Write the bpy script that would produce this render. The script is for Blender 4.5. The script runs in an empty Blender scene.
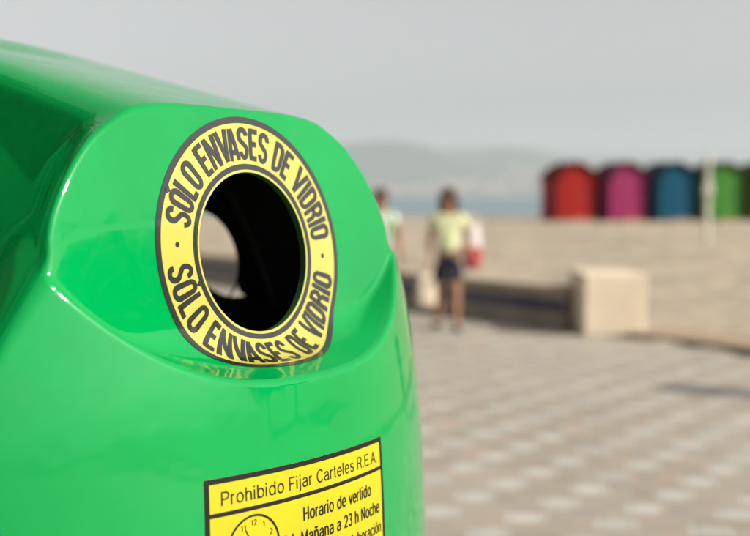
import bpy, bmesh, math, random
import numpy as np
from mathutils import Vector, Matrix

random.seed(7)
RNG = np.random.default_rng(11)
S = bpy.context.scene
COL = S.collection
R = math.radians

# ------------------------------------------------------------------ camera
cam_d = bpy.data.cameras.new('camera')
cam = bpy.data.objects.new('camera', cam_d)
COL.objects.link(cam)
cam.location = (0, 0, 1.6)
cam.rotation_euler = (R(90 - 4.06), 0, 0)
cam_d.lens = 50
cam_d.sensor_width = 36
cam_d.clip_start = 0.05
cam_d.clip_end = 60000
cam_d.dof.use_dof = True
cam_d.dof.focus_distance = 1.32
cam_d.dof.aperture_fstop = 2.5
S.camera = cam

# ------------------------------------------------------------------ sky, sun, exposure
SUN_AZ, SUN_EL = -24.0, 34.0              # azimuth counted from +X towards +Y
w = bpy.data.worlds.new('World')
S.world = w
w.use_nodes = True
wn, wl = w.node_tree.nodes, w.node_tree.links
bg = wn['Background']
sky = wn.new('ShaderNodeTexSky')
sky.sky_type = 'NISHITA'
sky.sun_disc = False
sky.sun_elevation = R(SUN_EL)
sky.sun_rotation = R(90 - SUN_AZ)
sky.air_density = 1.0
sky.dust_density = 3.0
sky.ozone_density = 1.0
hsv = wn.new('ShaderNodeHueSaturation')
hsv.inputs['Saturation'].default_value = 0.05     # milky summer haze in front of the blue
wl.new(sky.outputs[0], hsv.inputs['Color'])
wl.new(hsv.outputs[0], bg.inputs['Color'])
bg.inputs['Strength'].default_value = 0.110

sun_d = bpy.data.lights.new('sun', 'SUN')
sun_d.energy = 4.5
sun_d.angle = R(3.0)
sun_d.color = (1.0, 0.90, 0.76)
sun = bpy.data.objects.new('sun', sun_d)
COL.objects.link(sun)
sdir = Vector((math.cos(R(SUN_AZ)) * math.cos(R(SUN_EL)), math.sin(R(SUN_AZ)) * math.cos(R(SUN_EL)), math.sin(R(SUN_EL))))
sun.rotation_euler = sdir.to_track_quat('Z', 'Y').to_euler()
sun.location = sdir * 50

S.view_settings.view_transform = 'Standard'
S.view_settings.look = 'None'
S.view_settings.exposure = 0.36
S.view_settings.gamma = 1.0
S.view_settings.use_curve_mapping = False
S.render.engine = 'CYCLES'
S.cycles.use_denoising = True
S.cycles.max_bounces = 8
S.cycles.volume_bounces = 1
S.cycles.caustics_reflective = False
S.cycles.caustics_refractive = False


# ------------------------------------------------------------------ helpers
def tag(o, label=None, cat=None, group=None, kind=None):
    if label: o['label'] = label
    if cat: o['category'] = cat
    if group: o['group'] = group
    if kind: o['kind'] = kind
    return o


def empty(name, loc, rz=0.0):
    o = bpy.data.objects.new(name, None)
    COL.objects.link(o)
    o.empty_display_size = 0.2
    o.location = loc
    o.rotation_euler = (0, 0, rz)
    return o


def link_mesh(name, verts, faces, mat, parent=None, smooth=False, loc=None, mats=None, fmi=None):
    me = bpy.data.meshes.new(name)
    me.from_pydata([tuple(map(float, v)) for v in verts], [], [tuple(map(int, f)) for f in faces])
    for m in (mats or [mat]):
        me.materials.append(m)
    if fmi is not None:
        me.polygons.foreach_set('material_index', fmi)
    if smooth:
        me.polygons.foreach_set('use_smooth', [True] * len(me.polygons))
    me.update()
    o = bpy.data.objects.new(name, me)
    COL.objects.link(o)
    if parent is not None: o.parent = parent
    if loc is not None: o.location = loc
    return o


def link_bm(name, bm, mat, parent=None, smooth=False, loc=None):
    me = bpy.data.meshes.new(name)
    bmesh.ops.recalc_face_normals(bm, faces=bm.faces[:])
    bm.to_mesh(me)
    bm.free()
    me.materials.append(mat)
    if smooth:
        me.polygons.foreach_set('use_smooth', [True] * len(me.polygons))
    o = bpy.data.objects.new(name, me)
    COL.objects.link(o)
    if parent is not None: o.parent = parent
    if loc is not None: o.location = loc
    return o


def bm_box(bm, c, s, rot=None, bevel=0.0, seg=2):
    M = Matrix.Translation(c) @ (rot.to_4x4() if rot else Matrix.Identity(4)) @ Matrix.Diagonal((s[0], s[1], s[2], 1))
    g = bmesh.ops.create_cube(bm, size=1.0, matrix=M)
    if bevel > 0:
        es = list({e for v in g['verts'] for e in v.link_edges})
        bmesh.ops.bevel(bm, geom=es, offset=bevel, segments=seg, affect='EDGES', profile=0.5)
    return bm


def bm_tube(bm, p0, p1, r0, r1=None, n=12, caps=True):
    r1 = r0 if r1 is None else r1
    p0, p1 = Vector(p0), Vector(p1)
    q = (p1 - p0).to_track_quat('Z', 'Y').to_matrix()
    a, b = [], []
    for k in range(n):
        t = 2 * math.pi * k / n
        d = q @ Vector((math.cos(t), math.sin(t), 0))
        a.append(bm.verts.new(p0 + d * r0))
        b.append(bm.verts.new(p1 + d * r1))
    for k in range(n):
        bm.faces.new((a[k], a[(k + 1) % n], b[(k + 1) % n], b[k]))
    if caps:
        bm.faces.new(a[::-1])
        bm.faces.new(b)
    return bm


class NT:
    """tiny node-tree writer for procedural materials"""
    def __init__(self, name):
        self.m = bpy.data.materials.new(name)
        self.m.use_nodes = True
        self.n, self.l = self.m.node_tree.nodes, self.m.node_tree.links
        self.b = self.n['Principled BSDF']
        self.tc = self.n.new('ShaderNodeTexCoord')

    def node(self, t, **kw):
        nd = self.n.new(t)
        for k, v in kw.items():
            if hasattr(nd, k): setattr(nd, k, v)
        return nd

    def to(self, a, b): self.l.new(a, b)

    def math(self, op, a, b=None, c=None):
        nd = self.n.new('ShaderNodeMath'); nd.operation = op
        for i, v in enumerate((a, b, c)):
            if v is None: continue
            if isinstance(v, (int, float)): nd.inputs[i].default_value = v
            else: self.l.new(v, nd.inputs[i])
        return nd.outputs[0]

    def noise(self, scale, detail=3, rough=0.55, vec=None, dist=0.0, coord='Object'):
        nd = self.n.new('ShaderNodeTexNoise')
        nd.inputs['Scale'].default_value = scale
        nd.inputs['Detail'].default_value = detail
        nd.inputs['Roughness'].default_value = rough
        nd.inputs['Distortion'].default_value = dist
        self.l.new(vec if vec is not None else self.tc.outputs[coord], nd.inputs['Vector'])
        return nd

    def ramp(self, fac, stops):
        nd = self.n.new('ShaderNodeValToRGB')
        els = nd.color_ramp.elements
        while len(els) < len(stops): els.new(0.5)
        for e, (p, c) in zip(els, stops):
            e.position = p
            e.color = (*c, 1) if len(c) == 3 else c
        self.l.new(fac, nd.inputs[0])
        return nd.outputs[0]

    def mix(self, fac, a, b, mode='MIX'):
        nd = self.n.new('ShaderNodeMix'); nd.data_type = 'RGBA'; nd.blend_type = mode
        for sock, v in ((nd.inputs[0], fac), (nd.inputs[6], a), (nd.inputs[7], b)):
            if isinstance(v, (int, float)): sock.default_value = v
            elif isinstance(v, tuple): sock.default_value = (*v, 1)
            else: self.l.new(v, sock)
        return nd.outputs[2]

    def bump(self, h, strength, dist=0.02):
        nd = self.n.new('ShaderNodeBump')
        nd.inputs['Strength'].default_value = strength
        nd.inputs['Distance'].default_value = dist
        self.l.new(h, nd.inputs['Height'])
        self.l.new(nd.outputs[0], self.b.inputs['Normal'])
        return nd

    def set(self, color=None, rough=None, **kw):
        for key, v in (('Base Color', color), ('Roughness', rough)):
            if v is None: continue
            if isinstance(v, tuple): self.b.inputs[key].default_value = (*v, 1)
            elif isinstance(v, (int, float)): self.b.inputs[key].default_value = v
            else: self.l.new(v, self.b.inputs[key])
        for k, v in kw.items():
            self.b.inputs[k.replace('_', ' ')].default_value = v
        return self.m


def varied(name, col, rough=0.6, scale=6.0, amount=0.12, bump=0.0, bscale=60.0, **kw):
    """plain colour with soft large and small tone variation"""
    t = NT(name)
    n = t.noise(scale, 5, 0.6)
    lo = tuple(c * (1 - amount) for c in col)
    hi = tuple(min(1, c * (1 + amount)) for c in col)
    c = t.ramp(n.outputs[0], [(0.3, lo), (0.7, hi)])
    if bump:
        b = t.noise(bscale, 4, 0.6)
        t.bump(b.outputs[0], bump, 0.01)
    return t.set(c, rough, **kw)


# ------------------------------------------------------------------ the setting
def sstep(a, b, x):
    t = np.clip((x - a) / (b - a), 0, 1)
    return t * t * (3 - 2 * t)


def sines(x, y, seed, n=10, lo=0.3, hi=2.0):
    r = np.random.default_rng(seed)
    z = np.zeros_like(x)
    for _ in range(n):
        k = np.exp(r.uniform(np.log(lo), np.log(hi)))
        a = r.uniform(0, 2 * np.pi)
        z = z + np.sin(k * (x * np.cos(a) + y * np.sin(a)) + r.uniform(0, 6.28)) / n
    return z


EDGE_P = np.array([2.33, 12.0])                 # promenade edge: passes here ...
EDGE_D = np.array([0.596, -0.803])              # ... and runs this way; the beach lies to the right of it
EDGE_N = np.array([0.803, 0.596])


def axis_pts(lo, hi, fine_lo, fine_hi, step, grow=1.18):
    pts = list(np.arange(fine_lo, fine_hi + 1e-6, step))
    s, x = step, fine_hi
    while x < hi:
        s *= grow; x = min(hi, x + s); pts.append(x)
    s, x = step, fine_lo
    while x > lo:
        s *= grow; x = max(lo, x - s); pts.insert(0, x)
    return np.array(pts)


# sand: one sheet, sinking under the promenade on one side and under the sea on the other
t = NT('beach_sand')
n1 = t.noise(0.25, 5, 0.6)
n2 = t.noise(1.3, 6, 0.7, dist=1.2)
n3 = t.noise(9.0, 4, 0.6)
c = t.ramp(n1.outputs[0], [(0.3, (0.34, 0.285, 0.215)), (0.7, (0.44, 0.37, 0.285))])
c = t.mix(t.ramp(n2.outputs[0], [(0.40, (1, 1, 1)), (0.55, (0, 0, 0))]), c, (0.25, 0.208, 0.16))
hh = t.math('ADD', t.math('MULTIPLY', n2.outputs[0], 0.8), t.math('MULTIPLY', n3.outputs[0], 0.3))
t.bump(hh, 0.6, 0.14)
SAND = t.set(c, 0.95)
gx = axis_pts(-500, 900, -14, 34, 0.45)
gy = axis_pts(-60, 200, 8, 58, 0.45)
X, Y = np.meshgrid(gx, gy, indexing='ij')
sd = (X - EDGE_P[0]) * EDGE_N[0] + (Y - EDGE_P[1]) * EDGE_N[1]
Z = 0.02 + 0.44 * sstep(15, 46, Y) - 2.2 * sstep(51, 90, Y)
Z = Z + (0.05 * sines(X, Y, 3, 12, 0.5, 3.0) + 0.05 * sines(X, Y, 5, 12, 2.0, 6.0)) * sstep(0.1, 2.5, sd)
Z = np.where(sd < 0.05, -0.06, Z)
nx, ny = X.shape
idx = np.arange(nx * ny).reshape(nx, ny)
F = np.stack([idx[:-1, :-1], idx[1:, :-1], idx[1:, 1:], idx[:-1, 1:]], -1).reshape(-1, 4)
tag(link_mesh('beach', np.stack([X, Y, Z], -1).reshape(-1, 3), F, SAND, smooth=True), kind='structure')

# far land behind everything on the near side, and the sea
LAND = varied('dry_ground', (0.26, 0.22, 0.17), 0.95, 0.05, 0.2)
tag(link_mesh('ground', [(-9000, -9000, -0.9), (9000, -9000, -0.9), (9000, 60, -0.9), (-9000, 60, -0.9)], [(0, 1, 2, 3)], LAND), kind='structure')
t = NT('sea_water')
mp = t.node('ShaderNodeMapping')
mp.inputs['Scale'].default_value = (0.25, 1.0, 1.0)
t.to(t.tc.outputs['Object'], mp.inputs[0])
wv = t.noise(0.35, 6, 0.65, vec=mp.outputs[0])
t.bump(wv.outputs[0], 0.6, 0.6)
SEA = t.set((0.05, 0.13, 0.16), 0.18, IOR=1.33)
tag(link_mesh('sea', [(-9000, 60.5, -0.7), (9000, 60.5, -0.7), (9000, 9000, -0.7), (-9000, 9000, -0.7)], [(0, 1, 2, 3)], SEA), kind='structure')

# promenade paving: small square setts, whitish ones scattered on a regular lattice
t = NT('promenade_paving')
sep = t.node('ShaderNodeSeparateXYZ')
mp = t.node('ShaderNodeMapping')
TS = 0.146
mp.inputs['Rotation'].default_value = (0, 0, R(13.5))
mp.inputs['Scale'].default_value = (1 / TS, 1 / TS, 1)
mp.inputs['Location'].default_value = (-0.384, -0.388, 0)
t.to(t.tc.outputs['Object'], mp.inputs[0])
t.to(mp.outputs[0], sep.inputs[0])
ix = t.math('FLOOR', sep.outputs[0]); iy = t.math('FLOOR', sep.outputs[1])
fx = t.math('FRACT', sep.outputs[0]); fy = t.math('FRACT', sep.outputs[1])
def pale(ox, oy):
    jx = t.math('FLOOR', t.math('ADD', sep.outputs[0], ox)); jy = t.math('FLOOR', t.math('ADD', sep.outputs[1], oy))
    even = t.math('LESS_THAN', t.math('FLOORED_MODULO', jy, 2.0), 0.5)
    sh = t.math('SUBTRACT', jx, t.math('MULTIPLY', jy, 0.5))
    return t.math('MULTIPLY', even, t.math('LESS_THAN', t.math('FLOORED_MODULO', t.math('ADD', sh, 0.01), 3.0), 0.5))


white = t.math('MAXIMUM', pale(0.20, 0.13), pale(-0.20, -0.13))
cmb = t.node('ShaderNodeCombineXYZ')
t.to(ix, cmb.inputs[0]); t.to(iy, cmb.inputs[1])
wn_ = t.node('ShaderNodeTexWhiteNoise', noise_dimensions='2D')
t.to(cmb.outputs[0], wn_.inputs['Vector'])
tile = t.ramp(wn_.outputs['Value'], [(0.0, (0.31, 0.28, 0.23)), (0.35, (0.37, 0.335, 0.275)), (0.6, (0.36, 0.335, 0.29)), (0.8, (0.41, 0.335, 0.28)), (1.0, (0.32, 0.30, 0.27))])
wt = t.ramp(wn_.outputs['Value'], [(0.0, (0.42, 0.42, 0.39)), (0.5, (0.51, 0.51, 0.48)), (0.94, (0.54, 0.53, 0.50)), (0.96, (0.52, 0.36, 0.29)), (1.0, (0.46, 0.40, 0.33))])
c = t.mix(white, tile, wt)
big = t.noise(0.5, 5, 0.6)
c = t.mix(1.0, c, t.ramp(big.outputs[0], [(0.3, (0.82, 0.80, 0.78)), (0.7, (1.0, 1.0, 1.0))]), 'MULTIPLY')
grit = t.noise(40, 3, 0.7)
c = t.mix(1.0, c, t.ramp(grit.outputs[0], [(0.3, (0.85, 0.85, 0.85)), (0.7, (1.0, 1.0, 1.0))]), 'MULTIPLY')
ed = t.math('MINIMUM', t.math('MINIMUM', fx, t.math('SUBTRACT', 1.0, fx)), t.math('MINIMUM', fy, t.math('SUBTRACT', 1.0, fy)))
joint = t.math('LESS_THAN', ed, 0.03)
c = t.mix(joint, c, (0.31, 0.27, 0.21))
t.bump(t.math('SUBTRACT', t.math('MULTIPLY', grit.outputs[0], 0.15), joint), 0.4, 0.006)
PAVE = t.set(c, 0.7)
p0 = EDGE_P + EDGE_D * -70; p1 = EDGE_P + EDGE_D * 60
far = 40.0
q0 = p0 - EDGE_N * far; q1 = p1 - EDGE_N * far
tag(link_mesh('promenade', [(*q0, 0), (*q1, 0), (*p1, 0), (*p0, 0)], [(0, 1, 2, 3)], PAVE), kind='structure')
KERB = varied('kerb_stone', (0.36, 0.27, 0.18), 0.85, 3.0, 0.15, 0.3, 30)
STRIPM = varied('packed_brown_sand', (0.31, 0.235, 0.165), 0.9, 1.5, 0.2, 0.4, 20)
sa, sb = EDGE_P + EDGE_D * 0.6, EDGE_P + EDGE_D * 60
rows = [EDGE_N * q for q in (0.2, 0.9, 1.25)]
tag(link_mesh('sand_path', [(*(sa + rows[0]), 0.05), (*(sb + rows[0]), 0.05), (*(sb + rows[1]), 0.07), (*(sa + rows[1]), 0.07), (*(sb + rows[2]), -0.05), (*(sa + rows[2]), -0.05)],
              [(0, 1, 2, 3), (3, 2, 4, 5)], STRIPM), kind='structure')
for nm, (a, b) in (('kerb', (2.6, 60)),):
    bm = bmesh.new()
    ctr = EDGE_P + EDGE_D * (a + b) / 2 + EDGE_N * 0.11
    bm_box(bm, (ctr[0], ctr[1], 0.0), (b - a, 0.22, 0.16), Matrix.Rotation(math.atan2(EDGE_D[1], EDGE_D[0]), 3, 'Z'), 0.01)
    tag(link_bm(nm, bm, KERB), kind='structure')

# hills across the bay
t = NT('far_hills')
n1 = t.noise(0.004, 6, 0.6)
HILL = t.set(t.ramp(n1.outputs[0], [(0.35, (0.03, 0.045, 0.04)), (0.7, (0.075, 0.08, 0.065))]), 0.95)
hx = np.linspace(-7000, 7000, 240)
hy = np.linspace(0, 1, 24)
HX, HT = np.meshgrid(hx, hy, indexing='ij')
ridge = 265 + 40 * np.sin(HX / 900 + 1.2) + 22 * np.sin(HX / 310 + 0.4) + 9 * np.sin(HX / 110)
ridge = ridge * (1 - 0.42 * sstep(500, 2300, HX)) * (1 - 0.25 * sstep(600, 2600, -HX))
prof = sstep(0, 0.62, HT) * (1 - 0.6 * sstep(0.66, 1.0, HT))
HZ = -3 + ridge * prof * (0.86 + 0.14 * np.sin(HX / 170 + HT * 9) * np.sin(HT * 7 + HX / 420))
HY = 4700 + HT * 1700 + 120 * np.sin(HX / 600)
n_, m_ = HX.shape
idx = np.arange(n_ * m_).reshape(n_, m_)
F = np.stack([idx[:-1, :-1], idx[1:, :-1], idx[1:, 1:], idx[:-1, 1:]], -1).reshape(-1, 4)
tag(link_mesh('hills', np.stack([HX, HY, HZ], -1).reshape(-1, 3), F, HILL, smooth=True), kind='structure')
# a pale town along the far shore: too many houses to count
vs, fs = [], []
for _ in range(260):
    cx = random.gauss(260, 420); dep = random.uniform(60, 620)
    T = dep / 1700
    zz = -3 + 265 * float(sstep(0, 0.62, np.array(T))) * 0.8
    cy = 4700 + dep + 120 * math.sin(cx / 600)
    a, b, h = random.uniform(10, 30), random.uniform(10, 20), random.uniform(8, 26)
    k = len(vs)
    for z in (zz - 12, zz + h):
        vs += [(cx - a, cy - b, z), (cx + a, cy - b, z), (cx + a, cy + b, z), (cx - a, cy + b, z)]
    fs += [(k + 4, k + 5, k + 6, k + 7), (k, k + 1, k + 5, k + 4), (k + 1, k + 2, k + 6, k + 5), (k + 2, k + 3, k + 7, k + 6), (k + 3, k, k + 4, k + 7)]
TOWN = varied('pale_town_walls', (0.36, 0.28, 0.24), 0.9, 0.02, 0.2)
tag(link_mesh('far_town', vs, fs, TOWN), 'pale hazy town on the far shore below the hills', 'town', kind='stuff')

# the air between here and the hills
bm = bmesh.new()
bm_box(bm, (0, 0, 190), (15000, 15000, 386))
t = NT('haze_air')
t.n.remove(t.b)
pv = t.n.new('ShaderNodeVolumePrincipled')
pv.inputs['Color'].default_value = (0.87, 0.93, 0.97, 1)
pv.inputs['Density'].default_value = 0.00013
pv.inputs['Anisotropy'].default_value = 0.08
t.l.new(pv.outputs[0], t.n['Material Output'].inputs['Volume'])
tag(link_bm('haze', bm, t.m), kind='stuff')

# ------------------------------------------------------------------ the bottle bank: one shell grown from a signed distance
BIN = np.array([-0.702, 1.753, 0.0])
PANEL_AZ = -34.0
A0, ZC, TILT = 0.65, 1.523, R(8.0)
HOLE_R = 0.107


def smin(a, b, k):
    h = np.maximum(k - np.abs(a - b), 0) / k
    return np.minimum(a, b) - h * h * k * 0.25


def smax(a, b, k): return -smin(-a, -b, k)


PROF_Z = np.array([-0.2, 0.05, 0.12, 0.5, 1.03, 1.26, 1.42, 1.50, 1.56, 1.64, 2.2])
PROF_R = np.array([0.70, 0.72, 0.74, 0.785, 0.790, 0.779, 0.757, 0.742, 0.728, 0.706, 0.55])
_zz = np.linspace(-0.2, 2.2, 600)
_rr = np.interp(_zz, PROF_Z, PROF_R)
for _ in range(6):
    _rr = np.convolve(np.pad(_rr, 12, mode='edge'), np.ones(25) / 25, mode='valid')


def sdf(P):
    """signed distance (roughly) in the bin's own frame: panel 0 looks along +x"""
    x, y, z = P[..., 0], P[..., 1], P[..., 2]
    r = np.sqrt(x * x + y * y) + 1e-9
    az = np.arctan2(y, x)
    q = np.round(az / (np.pi / 2)) * (np.pi / 2)
    lx = x * np.cos(q) + y * np.sin(q)
    u = -x * np.sin(q) + y * np.cos(q)
    au = np.abs(u)
    v = z - ZC
    wpl = (lx - A0) * np.cos(TILT) + v * np.sin(TILT)            # distance in front of the panel plane
    # drum, its rim dipping between the four panels
    drum = (r - np.interp(z, _zz, _rr)) * 0.985
    la = np.abs(np.arctan2(u, lx))
    h = 1.555 - 0.20 * sstep(R(24), R(39), la)
    cap = (z - (h + 0.15 * (0.74 - r))) * 0.95
    drum = smax(drum, cap, 0.035)
    # dome
    dome = (np.sqrt((r / 0.54) ** 2 + ((z - 1.36) / 0.50) ** 2) - 1) * 0.47
    # dormer behind the panel, its roof rising towards the middle
    td = np.maximum(-wpl, 0)
    g = np.minimum(au / 0.353, 1.5)
    top = 0.190 * (1 - g ** 4.5)
    dtop = 0.190 * 4.5 / 0.353 * g ** 3.5
    dorm = (v - 0.27 * td - top) / np.sqrt(1 + dtop * dtop)
    vr = v - 0.27 * td
    hw = np.minimum(0.353 * np.clip(1 - np.clip(vr, -0.2, 0.189) / 0.19, 0.0, 1.0) ** (1 / 4.5), 0.342)
    back = 0.262 - 0.28 * v
    cheek = smax(hw + 0.002 - 0.85 * td, back, 0.02)                # cheeks step in behind the panel's flared edge
    dorm = smax(dorm, (au - cheek) * 0.6, 0.020)
    dorm = smax(dorm, -lx, 0.05)
    dorm = smax(np.maximum(np.maximum(dorm, wpl - 0.006), -0.02 - v), au - 0.337, 0.02)
    body = smin(smin(drum, dome, 0.05), dorm, 0.010)
    # the recess: everything must lie behind the plane or below the U-shaped sill
    g2 = au / 0.348
    vb = -0.131 * (1 - g2 ** 3.2)
    dvb = 0.131 * 3.2 / 0.348 * np.minimum(g2, 1.6) ** 2.2
    sill = (v - vb + 0.24 * np.maximum(wpl, 0)) / np.sqrt(1 + dvb * dvb)
    keep = smin(wpl, sill, 0.042 - 0.033 * sstep(0.14, 0.26, au))
    body = smax(body, keep, 0.008)
    return np.maximum(body, -z + 0.02)


def grad(P, e=0.0015):
    g = np.stack([sdf(P + d) - sdf(P - d) for d in (np.array([e, 0, 0]), np.array([0, e, 0]), np.array([0, 0, e]))], -1)
    return g / (np.linalg.norm(g, axis=-1, keepdims=True) + 1e-12)


def settle(P, n=4):
    """pull points onto the surface"""
    for _ in range(n):
        e = 0.0015
        d = sdf(P)
        g = np.stack([sdf(P + k) - sdf(P - k) for k in (np.array([e, 0, 0]), np.array([0, e, 0]), np.array([0, 0, e]))], -1) / (2 * e)
        P = P - g * (d / (np.sum(g * g, -1) + 1e-9))[..., None]
    return P


def shoot(O, D, far_=1.9, n=44):
    lo = np.zeros(O.shape[:-1]); hi = np.full(O.shape[:-1], far_)
    for _ in range(n):
        mid = 0.5 * (lo + hi)
        ins = sdf(O + D * mid[..., None]) < 0
        lo = np.where(ins, mid, lo); hi = np.where(ins, hi, mid)
    return O + D * (0.5 * (lo + hi))[..., None]


def panel_frame(k):
    a = k * np.pi / 2
    n = np.array([np.cos(a) * np.cos(TILT), np.sin(a) * np.cos(TILT), np.sin(TILT)])
    uu = np.array([-np.sin(a), np.cos(a), 0.0])
    vv = np.cross(n, uu)
    c0 = np.array([A0 * np.cos(a), A0 * np.sin(a), ZC])
    return c0, uu, vv, n


HOLES = [(0, 0.006, 0.0, HOLE_R), (1, 0.064, -0.066, 0.110), (2, 0.0, 0.0, HOLE_R), (3, 0.0, 0.0, HOLE_R)]

bank = tag(empty('bottle_bank', tuple(BIN), R(PANEL_AZ)), 'big glossy green bottle bank with a round yellow ringed opening, close to the camera', 'recycling bin')

az = np.concatenate([np.arange(-60, 50, 0.32), np.arange(50, 300, 0.45)])
el = np.concatenate([np.arange(-28, 40, 1.0), np.arange(40, 50, 0.2), np.arange(50, 68, 0.07), np.arange(68, 76, 0.2), np.arange(76, 89.7, 0.6)])
AZ, EL = np.meshgrid(np.radians(az), np.radians(el), indexing='ij')
D = np.stack([np.cos(EL) * np.cos(AZ), np.cos(EL) * np.sin(AZ), np.sin(EL)], -1)
O = np.zeros_like(D); O[..., 2] = 0.4
P = shoot(O, D)
na, ne = AZ.shape
V = P.reshape(-1, 3)
idx = np.arange(na * ne).reshape(na, ne)
nxt = np.roll(idx, -1, axis=0)
F = np.stack([idx[:, :-1], nxt[:, :-1], nxt[:, 1:], idx[:, 1:]], -1).reshape(-1, 4)
V = np.concatenate([V, [[0, 0, float(shoot(np.array([[0, 0, 0.4]]), np.array([[0, 0, 1.0]]))[0, 2])]]])
top_i = len(V) - 1
F = [tuple(f) for f in F] + [(int(idx[i, -1]), int(nxt[i, -1]), top_i) for i in range(na)]
# cut the openings: drop the faces inside each circle and pull the rim vertices onto it
keepf = np.ones(len(F), bool)
loops = []
FA = np.array([f if len(f) == 4 else f + (f[2],) for f in F])
for (k, du, dv, rad) in HOLES:
    c0, uu, vv, n = panel_frame(k)
    cc = c0 + uu * du + vv * dv
    rel = V - cc
    pu, pv_, pw = rel @ uu, rel @ vv, rel @ n
    rho = np.hypot(pu, pv_)
    inside = (rho < rad) & (np.abs(pw) < 0.12)
    fin = inside[FA].any(1)
    keepf &= ~fin
    rim = np.unique(FA[fin]); rim = rim[~inside[rim]]
    al = np.arctan2(pv_[rim], pu[rim])
    tgt = cc + (np.cos(al)[:, None] * uu + np.sin(al)[:, None] * vv) * rad
    tgt = tgt + n * (pw[rim])[:, None]
    V[rim] = tgt
    loops.append((cc, uu, vv, n, rad))
F2 = [f for f, kf in zip(F, keepf) if kf]
NRM = grad(V)

t = NT('green_moulded_plastic')
n1 = t.noise(3.0, 4, 0.6)
n2 = t.noise(90.0, 2, 0.5)
n3 = t.noise(14.0, 5, 0.7, dist=0.6)
c = t.ramp(n1.outputs[0], [(0.3, (0.0, 0.235, 0.050)), (0.7, (0.0, 0.290, 0.064))])
c = t.mix(t.math('MULTIPLY', t.ramp(n3.outputs[0], [(0.55, (0, 0, 0)), (0.8, (1, 1, 1))]), 0.06), c, (0.12, 0.27, 0.12))
vo = t.node('ShaderNodeTexVoronoi'); vo.inputs['Scale'].default_value = 26.0
t.to(t.tc.outputs['Object'], vo.inputs['Vector'])
spk = t.math('MULTIPLY', t.math('LESS_THAN', vo.outputs['Distance'], 0.045), t.math('GREATER_THAN', t.noise(2.3, 2).outputs[0], 0.56))
c = t.mix(t.math('MULTIPLY', spk, 0.75), c, (0.03, 0.07, 0.025))
rg = t.ramp(n3.outputs[0], [(0.3, (0.03, 0.03, 0.03)), (0.8, (0.10, 0.10, 0.10))])
t.bump(t.math('ADD', t.math('MULTIPLY', n1.outputs[0], 1.0), t.math('MULTIPLY', n2.outputs[0], 0.012)), 0.10, 0.03)
GREEN = t.set(c, rg, IOR=1.49)
DARKIN = varied('shaded_bin_inside', (0.012, 0.012, 0.011), 0.8, 5, 0.3)  # near-black colour stands in for the shade inside the closed bin

shell = link_mesh('shell', V, F2, GREEN, bank, smooth=True)
shell.data.normals_split_custom_set_from_vertices([tuple(x) for x in NRM])
# inner face, 9 mm in, and the cut edge of the openings
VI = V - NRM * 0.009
lin = link_mesh('inner_face', VI, [tuple(reversed(f)) for f in F2], DARKIN, bank, smooth=True)
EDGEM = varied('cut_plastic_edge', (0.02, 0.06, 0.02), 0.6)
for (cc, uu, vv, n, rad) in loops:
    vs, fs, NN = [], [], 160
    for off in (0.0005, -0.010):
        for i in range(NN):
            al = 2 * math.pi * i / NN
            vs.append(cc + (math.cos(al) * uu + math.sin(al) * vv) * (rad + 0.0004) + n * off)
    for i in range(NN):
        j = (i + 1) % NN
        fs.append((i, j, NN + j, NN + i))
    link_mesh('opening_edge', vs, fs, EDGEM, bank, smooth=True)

# --- sticker round the opening: walk outwards over the surface so it wraps onto the sill
NAL, STEP, NST = 720, 0.001, 110
cc, uu, vv, n, rad = loops[0]
ALS = np.linspace(0, 2 * np.pi, NAL, endpoint=False)
dirs = np.cos(ALS)[:, None] * uu + np.sin(ALS)[:, None] * vv
pos = settle(cc + dirs * (rad + 0.0003))
WALK = [pos]
cur = dirs.copy()
for s_ in range(NST):
    g = grad(pos)
    cur = cur - g * np.sum(cur * g, -1, keepdims=True)
    cur /= np.linalg.norm(cur, axis=-1, keepdims=True)
    pos = settle(pos + cur * STEP, 2)
    WALK.append(pos)
WALK = np.array(WALK)                         # (step, angle, 3)


def on_ring(rho, al, lift):
    rho = np.asarray(rho, float); al = np.asarray(al, float)
    s_ = np.clip((rho - rad - 0.0003) / STEP, 0, NST - 1e-6)
    a = (al / (2 * np.pi) * NAL) % NAL
    i0 = s_.astype(int); i1 = np.minimum(i0 + 1, NST); fs_ = (s_ - i0)[..., None]
    j0 = a.astype(int) % NAL; j1 = (j0 + 1) % NAL; fa = (a - np.floor(a))[..., None]
    p = (WALK[i0, j0] * (1 - fs_) + WALK[i1, j0] * fs_) * (1 - fa) + (WALK[i0, j1] * (1 - fs_) + WALK[i1, j1] * fs_) * fa
    p = settle(p, 1)
    return p + grad(p) * lift


def ring_mesh(name, r0, r1, lift, mat, parent, nr=20, na_=360):
    rr = np.linspace(r0, r1, nr); aa = np.linspace(0, 2 * np.pi, na_, endpoint=False)
    RR, AA = np.meshgrid(rr, aa, indexing='ij')
    p = on_ring(RR, AA, lift).reshape(-1, 3)
    ii = np.arange(nr * na_).reshape(nr, na_)
    jj = np.roll(ii, -1, axis=1)
    f = np.stack([ii[:-1], ii[1:], jj[1:], jj[:-1]], -1).reshape(-1, 4)
    return link_mesh(name, p, f, mat, parent, smooth=True)


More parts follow.
